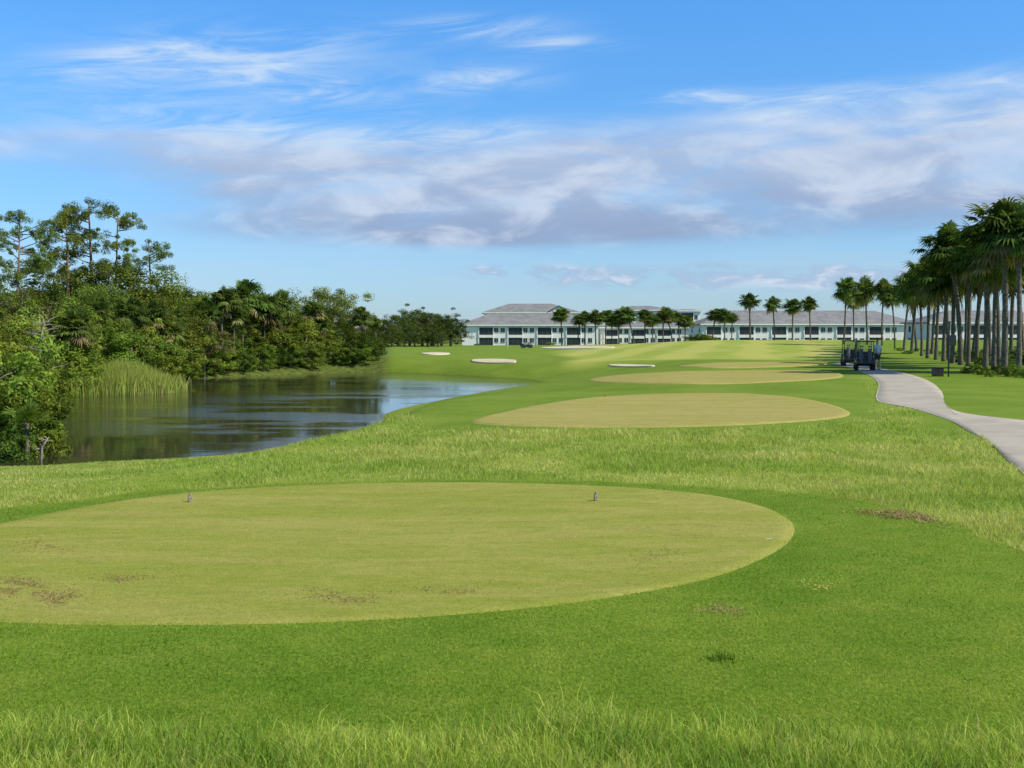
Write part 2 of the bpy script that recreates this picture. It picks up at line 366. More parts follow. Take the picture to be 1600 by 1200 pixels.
# path
def resample(P,n):
    P=np.array(P); d=np.concatenate([[0],np.cumsum(np.hypot(*np.diff(P,axis=0).T))]); t=np.linspace(0,d[-1],n)
    return np.column_stack([np.interp(t,d,P[:,0]),np.interp(t,d,P[:,1])])
def smooth(P,it=3):
    P=[tuple(p) for p in P]
    for _ in range(it):
        Q=[P[0]]
        for a,b in zip(P[:-1],P[1:]): Q+=[(.75*a[0]+.25*b[0],.75*a[1]+.25*b[1]),(.25*a[0]+.75*b[0],.25*a[1]+.75*b[1])]
        P=Q+[P[-1]]
    return P
NP=240
Lp=resample(smooth([p0(*q) for q in [(1700,850),(1600,742),(1545,690),(1490,660),(1430,641),(1374,632),(1366,620),(1374,604),(1368,592),(1345,581),(1322,573),(1300,567)]]),NP)
Rp=resample(smooth([p0(*q) for q in [(1800,690),(1600,657),(1540,650),(1485,642),(1474,632),(1475,615),(1462,600),(1440,590),(1405,581),(1372,575),(1345,570),(1318,565)]]),NP)
vs=[]; nc=9; fk=[0,.02]+[.02+.96*k/6 for k in range(1,6)]+[.98,1]
offs=[-.02]+[.014]*7+[-.02]; zo=[]
for a,b in zip(Lp,Rp):
    for k in range(nc):
        p=a+(b-a)*fk[k]; vs.append((p[0],p[1])); zo.append(offs[k])
vs=np.array(vs); zz=T(vs[:,0],vs[:,1])+np.array(zo)
fs=[(i*nc+k,i*nc+k+1,(i+1)*nc+k+1,(i+1)*nc+k) for i in range(NP-1) for k in range(nc-1)]
me=mesh_np('cart_path',np.column_stack([vs,zz]),fs,None,True)
if me.polygons[nc*5+3].normal.z<0: me.flip_normals()
m,N=newmat('path_concrete')
c=N.mix(N.ss(N.noise(N.pos,.8,6,.65),.35,.65),(.39,.345,.285),(.47,.42,.355)); c=N.mix(N.ss(N.noise(N.pos,40,3),.4,.7,0,.35),c,(.32,.28,.23))
px,py,pz=N.sep(N.pos); jn=N.m('LESS_THAN',N.m('FRACT',N.m('DIVIDE',py,3.2)),.012); c=N.mix(N.m('MULTIPLY',jn,.5),c,(.15,.13,.12))
N.put(N.b.inputs['Base Color'],c); N.b.inputs['Roughness'].default_value=.9; N.b.inputs['Specular IOR Level'].default_value=.1
tag(link('cart_path',me,m),'pale concrete cart path winding up to the parked carts','path',kind='structure')
mb=MB(); vs=[];
for i,a in enumerate(Lp[:int(NP*.86)]):
    b=Rp[i]; d=(b-a)/np.hypot(*(b-a)); o=a+d*.05; q=a+d*.17
    vs+=[(o[0],o[1],t1(*o)+.014),(o[0]+d[0]*.02,o[1]+d[1]*.02,t1(*o)+.020),(q[0],q[1],t1(*q)+.018)]
n=len(vs)//3; mb.add(vs,[(i*3+k,(i+1)*3+k,(i+1)*3+1+k,i*3+1+k) for i in range(n-1) for k in range(2)])
kb=mb.build('kerb',simple('kerb_concrete',(.55,.50,.42),.9,.1,5.)); 
if kb.data.polygons[1].normal.z<0: kb.data.flip_normals()
tag(kb,'pale concrete edging along the left side of the cart path','kerb',kind='structure')
# ------------------------------------------------------------------ grass blades
gm=leafmat('grass_blades',.45,1,1)
def blades(name,x,y,h,wd,lean,cA,cB,mat,seed,z=None,dry=0.,mod=None):
    r=np.random.default_rng(seed); n=len(x); z=T(x,y)-.01 if z is None else z
    P=np.column_stack([x,y,z]); a=r.uniform(0,2*np.pi,n); sd_=np.column_stack([np.cos(a)*.75+.3*np.sign(np.cos(a)),np.sin(a)*.6,np.zeros(n)])
    b=r.uniform(0,2*np.pi,n); ld=np.column_stack([np.cos(b),np.sin(b),np.zeros(n)]); le=(lean*r.uniform(.2,1.2,n))[:,None]*h[:,None]
    up=np.zeros((n,3)); up[:,2]=h
    M=P+up*.55+ld*le*.3; TP=P+up*(1-.25*(le/h[:,None]))+ld*le
    w_=wd[:,None]
    V=np.stack([P-sd_*w_*.5,P+sd_*w_*.5,M-sd_*w_*.42,M+sd_*w_*.42,TP-sd_*w_*.06,TP+sd_*w_*.06],1).reshape(-1,3)
    k=np.arange(n)[:,None]*6; Fq=np.concatenate([k+np.array([[0,1,3,2]]),k+np.array([[2,3,5,4]])],0)
    t=r.beta(1.6,1.6,n)[:,None]; C=np.array(cA)*(1-t)+np.array(cB)*t; C=C*r.uniform(.75,1.2,(n,1))
    if mod is not None: C=C*mod
    if dry: 
        dm=r.random(n)<dry; C[dm]=np.array((.45,.39,.17))*r.uniform(.7,1.2,(dm.sum(),1))
    return mesh_np(name,V,Fq,np.repeat(C,6,axis=0))
def lerp3(t,a,b): return np.array(a)*(1-t[:,None])+np.array(b)*t[:,None]
rg=np.random.default_rng(3)
# foreground tall grass
n=70000; y=rg.uniform(3.6,6.3,n); x=rg.uniform(-.5,.5,n)*y*1.02
edge=5.62+.10*np.sin(x*2.1)+.07*np.sin(x*5.3+1)+rg.normal(0,.12,n)+.1*np.exp(-((x-.32)/.25)**2); k=y<edge; x,y=x[k],y[k]
h=rg.uniform(.045,.14,len(x))*(1+.4*np.exp(-((x-.35)/.35)**2))*(.7+.6*fbm(x*2.5,y*2.5)); 
me=blades('tall_grass',x,y,h,rg.uniform(.0035,.0078,len(x)),.75,(.23,.38,.045),(.54,.61,.16),gm,5,dry=.06,mod=lerp3(ss(.3,.7,fbm(x*2,y*3)),(.66,.78,.62),(1.18,1.12,1.1)))
tag(link('tall_grass',me,gm),'long bright grass blades along the very front of the picture','grass',kind='stuff')
# rough strip
n=380000; y=np.exp(rg.uniform(np.log(10),np.log(46),n)); x=rg.uniform(-.49,.49,n)*y; zr,zw,zf=zones(x,y)
s=sdf(POND,x,y); clump=ss(.3,.7,fbm(x*1.1,y*.8+40))
pth=np.vstack([Lp[::3],Rp[::-3]]).tolist(); sp_=sdf(pth,x,y)
k=(zr>rg.uniform(.35,.9,n))&(s>.2)&(rg.random(n)<.65+.35*clump)&(sp_>-.02); x,y,cl=x[k],y[k],clump[k]
h=rg.uniform(.035,.11,len(x))*(.6+.55*cl)*np.where(x<-4,.7,1.); 
pt=ss(.3,.7,fbm(x*.5+7,y*.7)); md=lerp3(pt,(.76,.89,.72),(1.15,1.06,1.25))*lerp3(ss(.35,.65,fbm(x*2.3,y*1.6+11)),(.84,.89,.80),(1.12,1.08,1.3))
me=blades('rough_grass',x,y,h,.0028+y*.0004*rg.uniform(.7,1.3,len(x)),.8,(.33,.435,.07),(.60,.615,.19),gm,6,dry=.06,mod=md)
tag(link('rough_grass',me,gm),'strip of longer yellow green rough grass between the two tees','grass',kind='stuff')
# mown collar
n=260000; y=np.exp(rg.uniform(np.log(5.3),np.log(17),n)); x=rg.uniform(-.48,.48,n)*y; zr,zw,zf=zones(x,y)
TC=chaikin(TEE1,2); t1s=sdf(TC,x,y)+.12*(fbm(x*3,y*3)-.5)
k=(zr<.6)&(t1s>rg.uniform(-.10,.06,n)); x,y=x[k],y[k]
md=lerp3(ss(.3,.7,fbm(x*.9+3,y*1.2)),(.72,.85,.75),(1.24,1.10,1.3))*lerp3(ss(.35,.65,fbm(x*4,y*5)),(.83,.89,.80),(1.15,1.08,1.15))
me=blades('mown_grass',x,y,rg.uniform(.012,.032,len(x)),.003+y*.00035,.9,(.185,.325,.030),(.335,.43,.065),gm,8,dry=.012,mod=md)
tag(link('mown_grass',me,gm),'short dense green mown grass around the front tee','grass',kind='stuff')
n=150000; y=np.exp(rg.uniform(np.log(7.6),np.log(16.3),n)); x=rg.uniform(-.48,.36,n)*y; st_=sdf(TC,x,y); k=st_+.12*(fbm(x*3,y*3)-.5)<rg.uniform(-.12,.02,n); x,y,st_=x[k],y[k],st_[k]
a1=ss(.32,.66,fbm(x*.55+.15*y,y*1.5,5)); a2=ss(.38,.62,fbm(x*1.8+30,y*4.2,5)); br=ss(.60,.72,fbm(x*.7+60,y*1.3+5))*ss(.45,.6,fbm(x*5,y*8))
md=lerp3(a1,(.72,.84,.68),(1.14,1.03,1.25))*lerp3(a2,(.83,.91,.78),(1.12,1.06,1.2))
arc=ss(-.4,.4,np.sin(st_*2*np.pi/1.15+2.5*fbm(x*.4,y*.4)))*ss(-2.6,-1.2,st_); md=md*lerp3(arc,(1,1,1),(.90,.955,.86))
md=md*(1-br[:,None])+np.array((.78,.60,.74))*br[:,None]
me=blades('tee_grass',x,y,rg.uniform(.004,.012,len(x)),.003+y*.0003,1.4,(.40,.425,.09),(.63,.555,.21),gm,9,np.full(len(x),.008),mod=md)
tag(link('tee_grass',me,gm),'very short clipped grass on the surface of the front tee','grass',kind='stuff')
# ------------------------------------------------------------------ trees
bark=simple('grey_bark',(.19,.155,.12),.95,.35,7.,bump=.6); palmbark=simple('palm_bark',(.125,.105,.082),.95,.4,9.,bump=.6); pinebark=simple('pine_bark',(.20,.135,.09),.95,.35,6.,bump=.6); deadm=simple('dead_wood',(.30,.265,.22),.95,.2,5.)
lm=leafmat('broad_leaves',.38,.75,1.45); pm=leafmat('palm_leaves',.32,.8,1.25); nm=leafmat('pine_needles',.35); rm=leafmat('reed_leaves',.35,1,1)
def leafcloud(r,cent,rad,per,ls,colA,colB,up=.5,flat=.75,asp=.6,cv=.25):
    n=len(cent); D=r.normal(size=(n,per,3)); D/=np.linalg.norm(D,axis=2,keepdims=True)
    q=r.uniform(.2,1,(n,per,1))**.5; P=cent[:,None]+D*q*rad[:,None,None]*np.array([1,1,flat])
    Nn=D*.9+r.normal(size=D.shape)*.45+np.array([0,0,up]); Nn/=np.linalg.norm(Nn,axis=2,keepdims=True)
    t=np.cross(Nn,r.normal(size=D.shape)); t/=np.linalg.norm(t,axis=2,keepdims=True); b=np.cross(Nn,t)
    l=(ls*r.uniform(.6,1.35,(n,per,1))); t=t*l; b=b*l*asp
    V=np.stack([P-t*.5,P+b*.5,P+t*.5,P-b*.5],2).reshape(-1,3)
    k=np.clip(r.beta(1.5,1.5,(n,1,1))+r.normal(0,.12,(n,per,1)),0,1); C=np.array(colA)*(1-k)+np.array(colB)*k; C=C*r.uniform(1-cv,1+cv*.8,(n,per,1))
    C=np.repeat(C.reshape(-1,3),4,axis=0)
    return V,C
def quads(V): return np.arange(len(V)).reshape(-1,4)
def broad(seed,h=10.,rx=3.6,ncl=80,per=130,ls=.22,cA=(.055,.092,.018),cB=(.185,.235,.045),low=.22):
    r=np.random.default_rng(seed); D=r.normal(size=(ncl,3)); D/=np.linalg.norm(D,axis=1,keepdims=True)
    a=np.arctan2(D[:,1],D[:,0]); lob=1+.22*np.sin(3*a+r.uniform(0,6))*np.cos(2*D[:,2]+r.uniform(0,6))+.16*np.sin(5*a+r.uniform(0,6))+r.normal(0,.14,ncl)
    q=r.uniform(.3,1,ncl)**.5
    cz=h*(1+low)/2; rz=h*(1-low)/2*.93
    cent=D*(q*lob)[:,None]*np.array([rx,rx,rz])+np.array([0,0,cz]); rad=r.uniform(.45,1.15,ncl)*rx/3.6
    V,C=leafcloud(r,cent,rad,per,ls,cA,cB)
    f=h/max(V[:,2].max(),.1); V[:,2]=np.maximum(V[:,2]*f,.02*h)
    mb=MB(); b=h*.026
    mb.tube([(0,0,-.4),(.05,0,h*.15),(.1*r.normal(),.1*r.normal(),h*.38),(.2*r.normal(),.2*r.normal(),h*.62)],[b*1.3,b,b*.75,b*.3],8)
    for i in r.choice(ncl,9,replace=False):
        c=cent[i]; z0=h*r.uniform(.2,.45); m_=np.array([c[0]*.45,c[1]*.45,z0+(c[2]-z0)*.6])
        mb.tube([(0,0,z0),tuple(m_),tuple(c)],[b*.5,b*.3,b*.1],5)
    return mb.mesh('trunk',smooth=True), mesh_np('crown',V,quads(V),C)
def pine(seed,h=14.,nb=15,spread=1.5,lo=.5):
    r=np.random.default_rng(seed); mb=MB(); lx,ly=r.normal(0,.3,2)
    mb.tube([(0,0,-.4),(lx*.3,ly*.3,h*.3),(lx*.8,ly*.8,h*.6),(lx,ly,h*.97)],[.19,.15,.11,.04],8); cent=[]; 
    for i in range(nb):
        z=h*r.uniform(lo,.97); L=(spread*(1-abs(z/h-.75)*1.6))*r.uniform(.6,1.4)+.3; a=r.uniform(0,6.28); t=z/h
        e=np.array([lx*t+math.cos(a)*L,ly*t+math.sin(a)*L,z+L*r.uniform(.1,.5)])
        mb.tube([(lx*t,ly*t,z),tuple((np.array([lx*t,ly*t,z])+e)/2+[0,0,-.05]),tuple(e)],[.06,.04,.02],5)
        for k in range(r.integers(4,7)): cent.append(e+r.normal(0,.48,3)*[1,1,.6])
    cent.append(np.array([lx,ly,h*.98])); cent=np.array(cent)
    V,C=leafcloud(r,cent,r.uniform(.25,.6,len(cent)),105,.24,(.09,.13,.028),(.22,.27,.055),.3,.75,.24)
    return mb.mesh('trunk',smooth=True), mesh_np('crown',V,quads(V),C)
def fan(r,V,C,P,d,L,nl,cc,wd=.075,droop=.4):
    up=np.array([0,0,1.]); s_=np.cross(d,up); s_/=np.linalg.norm(s_)+1e-9; n_=np.cross(s_,d)
    for th in np.linspace(-2.0,2.0,nl):
        th+=r.normal(0,.05); q=math.cos(th)*d+math.sin(th)*s_-n_*(.28*abs(math.sin(th)))+n_*.05
        q/=np.linalg.norm(q); l=L*(.72+.28*math.cos(th))*r.uniform(.8,1.15)
        sd_=np.cross(q,n_); sd_/=np.linalg.norm(sd_)+1e-9; B=P; M=P+q*l*.6-up*l*.05; E=P+q*l*.95-up*l*droop*r.uniform(.6,1.3)
        V+= [B-sd_*wd*.2,B+sd_*wd*.2,M+sd_*wd*.5,M-sd_*wd*.5, M-sd_*wd*.5,M+sd_*wd*.5,E+sd_*wd*.08,E-sd_*wd*.08]
        C+= [cc*r.uniform(.8,1.2)]*8
def palm(seed,h=8.5,nf=92,size=1.5,lean=.3):
    r=np.random.default_rng(seed); mb=MB(); lx,ly=r.normal(0,lean,2); ht=h-1.4*size
    pts=[];rad=[]
    for k in range(15):
        t=k/14; pts.append((lx*t*t,ly*t*t,-.3+(ht+.3)*t)); rad.append((.14-.04*min(t*3,1)+.008*math.sin(k*2.4)+(.06 if k>=12 else 0)))
    mb.tube(pts,rad,9)
    top=np.array(pts[-1]); V=[];C=[]
    for i in range(nf):
        t=(i+.5)/nf; e=R(88-142*t**.95+r.normal(0,14)); a=i*2.399+r.normal(0,.6)
        d=np.array([math.cos(a)*math.cos(e),math.sin(a)*math.cos(e),math.sin(e)]); Lp_=r.uniform(.25,1.0)*size
        P=top+np.array([0,0,.2])+d*Lp_; d2=d-np.array([0,0,r.uniform(-.05,.35)]); d2/=np.linalg.norm(d2)
        cc=np.array((.10,.15,.034)) if t<.90 else np.array((.22,.175,.085))
        cc=cc*r.uniform(.6,1.45)
        sd_=np.cross(d,[0,0,1]); sd_/=np.linalg.norm(sd_)+1e-9
        V+=[top-sd_*.025,top+sd_*.025,P+sd_*.015,P-sd_*.015]; C+=[np.array((.13,.14,.045))]*4
        fan(r,V,C,P,d2,r.uniform(.45,.75)*size,18,cc,.075*size,r.uniform(.15,.5))
    return mb.mesh('trunk',smooth=True), mesh_np('crown',np.array(V),np.arange(len(V)).reshape(-1,4),np.array(C))
def palmetto(seed):
    r=np.random.default_rng(seed); V=[];C=[]
    for i in range(26):
        e=R(r.uniform(15,80)); a=r.uniform(0,6.28); d=np.array([math.cos(a)*math.cos(e),math.sin(a)*math.cos(e),math.sin(e)])
        P=d*r.uniform(.2,.5); V+=[np.array([0,-.02,0]),np.array([0,.02,0]),P+[0,.012,0],P-[0,.012,0]]; C+=[np.array((.10,.13,.03))]*4
        fan(r,V,C,P,d,r.uniform(.3,.5),18,np.array((.17,.24,.045))*r.uniform(.7,1.3),.04,.12)
    return mesh_np('crown',np.array(V),np.arange(len(V)).reshape(-1,4),np.array(C))
OAK=[broad(s,10,3.7+.4*(s%3),ncl=100) for s in (11,12,13,14,15)]
DOAK=[broad(s,10,4.0,ncl=105,cA=(.045,.07,.018),cB=(.10,.135,.035),low=.1) for s in (17,18)]
LIGHT=[broad(s,8,3.0,ncl=80,cA=(.11,.16,.025),cB=(.27,.325,.06),low=.05) for s in (21,22,23)]
GREY=[broad(s,8,3.0,ncl=75,cA=(.14,.145,.06),cB=(.27,.26,.11),low=.05) for s in (27,28)]
BUSH=[broad(s,3.,1.7,ncl=60,per=150,ls=.13,cA=(.085,.14,.02),cB=(.24,.32,.05),low=.0) for s in (31,32,33)]
DBUSH=[broad(s,3.,1.7,ncl=60,per=150,ls=.13,cA=(.05,.09,.015),cB=(.13,.19,.035),low=.0) for s in (35,36)]
PINE=[pine(s,nb=16+s%4) for s in (41,42,43)]; WPINE=[pine(46,nb=34,spread=2.3,lo=.55)]
PALM=[palm(s,size=1.25+.12*(s%4),lean=.2+.18*(s%3)) for s in (51,52,53,54,55,56,57)]
def tree_at(name,protos,h0,x,y,hh,label,cat,group,mats,wide=1.,seed=0):
    r=random.Random(seed); z=t1(x,y); s=hh/h0
    o=empty(name,(x,y,z-.05),r.uniform(0,6.28)); q=wide*r.uniform(.9,1.12); o.scale=(s*q,s*q,s)
    o.rotation_euler[0]=R(r.uniform(-2.5,2.5)); o.rotation_euler[1]=R(r.uniform(-2.5,2.5))
    tr,cr_=r.choice(protos); link('trunk',tr,mats[0],o); link('crown',cr_,mats[1],o)
    return tag(o,label,cat,group)
def tree(name,protos,h0,u,tv,d,label,cat,group,mats,wide=1.):
    x,y,z=atd(u,d); return tree_at(name,protos,h0,x,y,max(topz(tv,d)-z,.4),label,cat,group,mats,wide,int(u*13+d*7+tv))
# left woods
woods=[(8,436,70),(70,425,78),(130,408,84),(185,402,86),(235,418,88),(282,438,92),(325,455,98),(362,460,106),(400,444,114),(445,464,118),(512,447,122),(538,480,120),(150,440,76),(210,448,80),(256,458,84),(-25,430,66),(105,418,86),(340,466,112),(478,474,122),(40,440,84),(300,452,104),(420,468,122),(270,446,100),(555,504,124)]
for i,(u,tv,d) in enumerate(sorted(woods)):
    tree('broadleaf_tree',OAK,10,u,tv,d,f'tall dark broadleaf tree, {ORD[i]} from the left among the big woods','tree','dark broadleaf trees of the left woods',(bark,lm),1.0+.12*(i%3))
woods2=[(40,478,60),(90,462,67),(150,478,71),(205,490,75),(262,474,84),(310,488,92),(350,494,100),(425,494,110),(470,504,112),(528,504,116),(380,508,104),(30,450,66),(296,502,89),(500,510,114),(120,490,70),(235,500,79),(-10,480,54),(330,508,97)]
for i,(u,tv,d) in enumerate(sorted(woods2)):
    g=(i%3==1)
    tree('small_tree',GREY if g else LIGHT,8,u,tv,d,f'{"greyish olive" if g else "lighter green"} understorey tree, {ORD[i]} from left in the middle row','tree','lighter understorey trees of the left woods',(bark,lm),1.12)
sl=resample(smooth([(-22.6,74.5),(-25.4,81),(-25.9,88),(-24.2,94.5),(-20.4,101.5),(-17.2,106.2),(-14.6,108)],2),22); r_=random.Random(5)
pts=[(x+r_.uniform(-.6,.2),y+r_.uniform(-.2,.7),r_.uniform(1.3,2.9)) for x,y in sl]
bk=[(u,d,h) for u,d,h in ((60,62,2.6),(15,58,2.8),(105,66,3.2),(150,70,3.),(195,73.5,3.4),(235,76.5,3.2))]
pts+=[((u-800)/F*d,d,h) for u,d,h in bk]
pts+=[(x-1.8,y+1.9,r_.uniform(2.6,4.0)) for x,y in sl[1::3]]
for i,(x,y,h) in enumerate(sorted(pts,key=lambda p:p[0]/p[1])):
    tree_at('shore_shrub',BUSH if i%4 else DBUSH,3,x,y,h,f'leafy green shrub, {ORD[i]} from the left along the far water edge','shrub','shrubs along the far shore',(bark,lm),1.3,i*31)
for u,tv,d,l in ((556,516,109.5,'dark round bush at the right end of the woods, left of its twin'),(580,524,110,'dark round bush ending the woods beside the fairway grass')):
    tree('round_bush',DBUSH,3,u,tv,d,l,'shrub','round bushes ending the woods',(bark,lm),1.0)
wp=[(345,446,96),(378,436,100),(412,456,103),(448,452,107),(488,468,110),(160,466,72),(207,462,74),(568,478,116),(588,492,120),(243,470,77.5),(95,478,65.5),(318,464,91),(505,494,110.5),(430,480,106.5),(365,470,97),(280,474,81.5),(130,498,69.8),(395,494,102),(180,498,72),(265,498,79.5),(460,503,108.5)]
for i,(u,tv,d) in enumerate(sorted(wp)):
    tree('cabbage_palm',PALM,8.5,u,tv,d,f'shaggy cabbage palm, {ORD[i]} from the left within the pond woods','palm','palms in the left woods',(palmbark,pm),1.2)
pn=[(22,338,71,'wide pale green pine at the left picture edge',WPINE,1.0),(108,318,82,'tall open pine, left of the three highest',PINE,1.05),(148,310,84,'highest pine on the skyline of the left woods',PINE,1.05),(176,328,83,'slim tall pine on the right of the three highest',PINE,.85),(240,372,88,'lone pine with a small crown standing apart right of the tall pines',PINE,.9)]
for u,tv,d,l,pr,wd_ in pn:
    tree('pine_tree',pr,14,u,tv,d,l,'pine','pines above the left woods',(pinebark,nm),wd_)
# left foreground bushes
for u,tv,d,l,pr in ((-8,515,34.5,'tall leafy bush filling the left edge beside the pond',BUSH),(24,576,33.8,'middle green bush at the left edge leaning over the water',BUSH),(-40,500,38,'dense dark bush mostly beyond the left picture edge',DBUSH),(46,650,33.4,'small bush at the waterline right of the palmetto',BUSH),(4,650,31.8,'low bush at the foot of the left edge thicket',DBUSH),(8,508,47,'bush behind the left edge thicket, before the reeds',BUSH)):
    tree('waterside_bush',pr,3,u,tv,d,l,'bush','bushes at the left edge of the pond',(bark,lm),.85 if d<40 else 1.0)
u,v,d=40,640,32.0; x,y,z=atd(u,d); o=empty('saw_palmetto',(x,y,max(topz(v,d)-.4,z)),u*.3); link('crown',palmetto(u),pm,o)
mb=MB(); mb.tube([(0,0,min(z-o.location.z,-.05)-.2),(0,0,.06)],[.07,.06],7); mb.build('trunk',palmbark,o,smooth=True); tag(o,'saw palmetto fans poking out of the left edge bushes','palmetto')
# dead branches
def dead(u,v,d,h,l,seed,n=9):
    r=random.Random(seed); x,y,z=atd(u,d); z=max(z,topz(v,d)); mb=MB()
    mb.tube([(0,0,-.8),(.1,0,h*.5),(.25,.1,h)],[.04,.03,.01],6)
    for k in range(n):
        t=r.uniform(.2,.95); a=r.uniform(0,6.28); L=h*r.uniform(.2,.5); p=Vector((.25*t*t,.1*t*t,h*t)); q=p+Vector((math.cos(a)*L,math.sin(a)*L,L*r.uniform(.0,.7)))
        mb.tube([p,(p+q)/2+Vector((0,0,.04)),q],[.018,.012,.005],5)
    o=mb.build('dead_shrub',deadm,None,smooth=True); o.location=(x,y,z); tag(o,l,'dead shrub')
dead(60,565,48,1.7,'bare grey dead shrub among the bushes above the reeds',2,30); dead(185,580,71,1.6,'pale dead branches sticking up behind the reeds',3); dead(452,582,103,1.1,'grey dead brush pile at the far water edge',4,26); dead(58,712,32,.5,'pale broken branches at the waterline by the left bushes',6,14)
# reeds
r=np.random.default_rng(9); n=15000; t=r.uniform(0,1,n); pl=resample([(-28.6,61.8),(-27.0,63.0),(-24.9,65.2),(-21.9,68.2),(-20.5,69.8)],200); ii=(t*199).astype(int)
x=pl[ii,0]+r.normal(0,.32,n); y=pl[ii,1]+r.uniform(-1.2,1.4,n); z=np.maximum(T(x,y),-1.75)-.05; h=r.uniform(1.1,1.75,n)*(.92+.12*np.sin(x*1.3)); 
me=blades('reed_bed',x,y,h,r.uniform(.028,.065,n),.26,(.26,.38,.065),(.52,.54,.16),rm,10,z,dry=.07)
tag(link('reed_bed',me,rm),'bed of tall yellow green reeds standing at the left pond shore','reeds',kind='stuff')
n=110; x=r.normal(-5.3,.3,n); y=r.uniform(43.5,48.5,n); z=T(x,y)-.03
me=blades('shore_reeds',x,y,r.uniform(.12,.4,n),r.uniform(.01,.02,n),.5,(.25,.34,.05),(.44,.46,.12),rm,12,z)
tag(link('shore_reeds',me,rm),'thin tuft of marsh grass on the near right shore of the pond','reeds',kind='stuff')
# distant trees
dt=[(604,490,215),(622,482,225),(640,478,230),(660,474,235),(676,480,228),(690,486,236),(704,488,228),(612,505,205),(648,500,210),(684,506,212),(632,508,208),(668,505,214),(585,500,225)]
for i,(u,tv,d) in enumerate(sorted(dt)):
    tree('distant_tree',DOAK,10,u,tv,d,f'dark distant tree left of the condominiums, {ORD[i]} from the left','tree','distant trees left of the condominiums',(bark,lm),1.25)
# palms before the buildings
mp=[(878,480,262),(903,490,262),(914,486,268),(931,484,262),(946,483,266),(956,490,258),(967,484,262),(990,478,258),(1008,482,264),(1019,490,258),(1036,484,260),(1050,479,262),(1061,487,266),(1070,492,262),(1113,481,255),(1132,482,250),(1143,489,246),(1172,456,205),(1210,462,205),(1238,465,205),(1266,463,202)]
for i,(u,tv,d) in enumerate(sorted(mp)):
    tree('fan_palm',PALM,8.5,u,tv,d,f'distant fan palm before the condominiums, {ORD[i]} from the left','palm','palms before the condominiums',(palmbark,pm),1.55 if d>210 else 1.35)
# right palms
rp=[(1318,430,150),(1355,432,146),(1378,436,142),(1334,450,162),(1398,440,130),(1412,428,122),(1424,412,112),(1440,416,102),(1449,398,96),(1462,402,92),(1474,376,88),(1488,384,82),(1501,348,76),(1513,366,72),(1526,372,80),(1540,336,66),(1553,352,61),(1570,306,57),(1592,318,55),(1606,336,64),(1624,298,58),(1645,350,66),(1665,310,58),(1432,432,118),(1482,400,96),(1520,392,86),(1560,370,70),(1546,392,78),(1580,380,74),(1600,400,80),(1508,410,94),(1456,424,108)]
for i,(u,tv,d) in enumerate(sorted(rp)):
    tree('roadside_palm',PALM,8.5,u,tv,d,f'dark cabbage palm of the right hand row, {ORD[i]} from the left','palm','palms lining the cart path',(palmbark,pm),1.0 if d>125 else 1.27)
# understorey right
us=[(1405,550,120),(1430,546,118),(1455,543,110),(1480,546,100),(1505,543,92),(1530,544,86),(1556,540,80),(1580,543,76),(1602,538,74),(1418,556,108),(1495,554,84),(1540,556,74),(1570,556,70)]
for i,(u,tv,d) in enumerate(sorted(us)):
    tree('hedge_shrub',DBUSH,3,u,tv,d,f'dark shrub under the right palms, {ORD[i]} from the left of the hedge','shrub','shrubs under the right palms',(bark,lm),2.0)
pl_=[(1508,572,58),(1522,564,57.5),(1538,570,56),(1560,566,55.5),(1578,566,54),(1594,568,53),(1548,576,53.5),(1606,572,52)]
for i,(u,tv,d) in enumerate(sorted(pl_)):
    tree('border_plant',BUSH,3,u,tv,d,f'small green plant around the palm trunks, {ORD[i]} from the left beside the bin','plant','small plants at the palm feet',(bark,lm),1.0)
hb=[(985,535,262),(1005,534,258),(1085,522,262),(1100,520,258),(1022,536,262),(745,536,278),(860,534,285)]
for i,(u,tv,d) in enumerate(sorted(hb)):
    tree('garden_shrub',BUSH,3,u,tv,d,f'low round shrub before the condominiums, {ORD[i]} from the left','shrub','shrubs before the condominiums',(bark,lm),2.2)
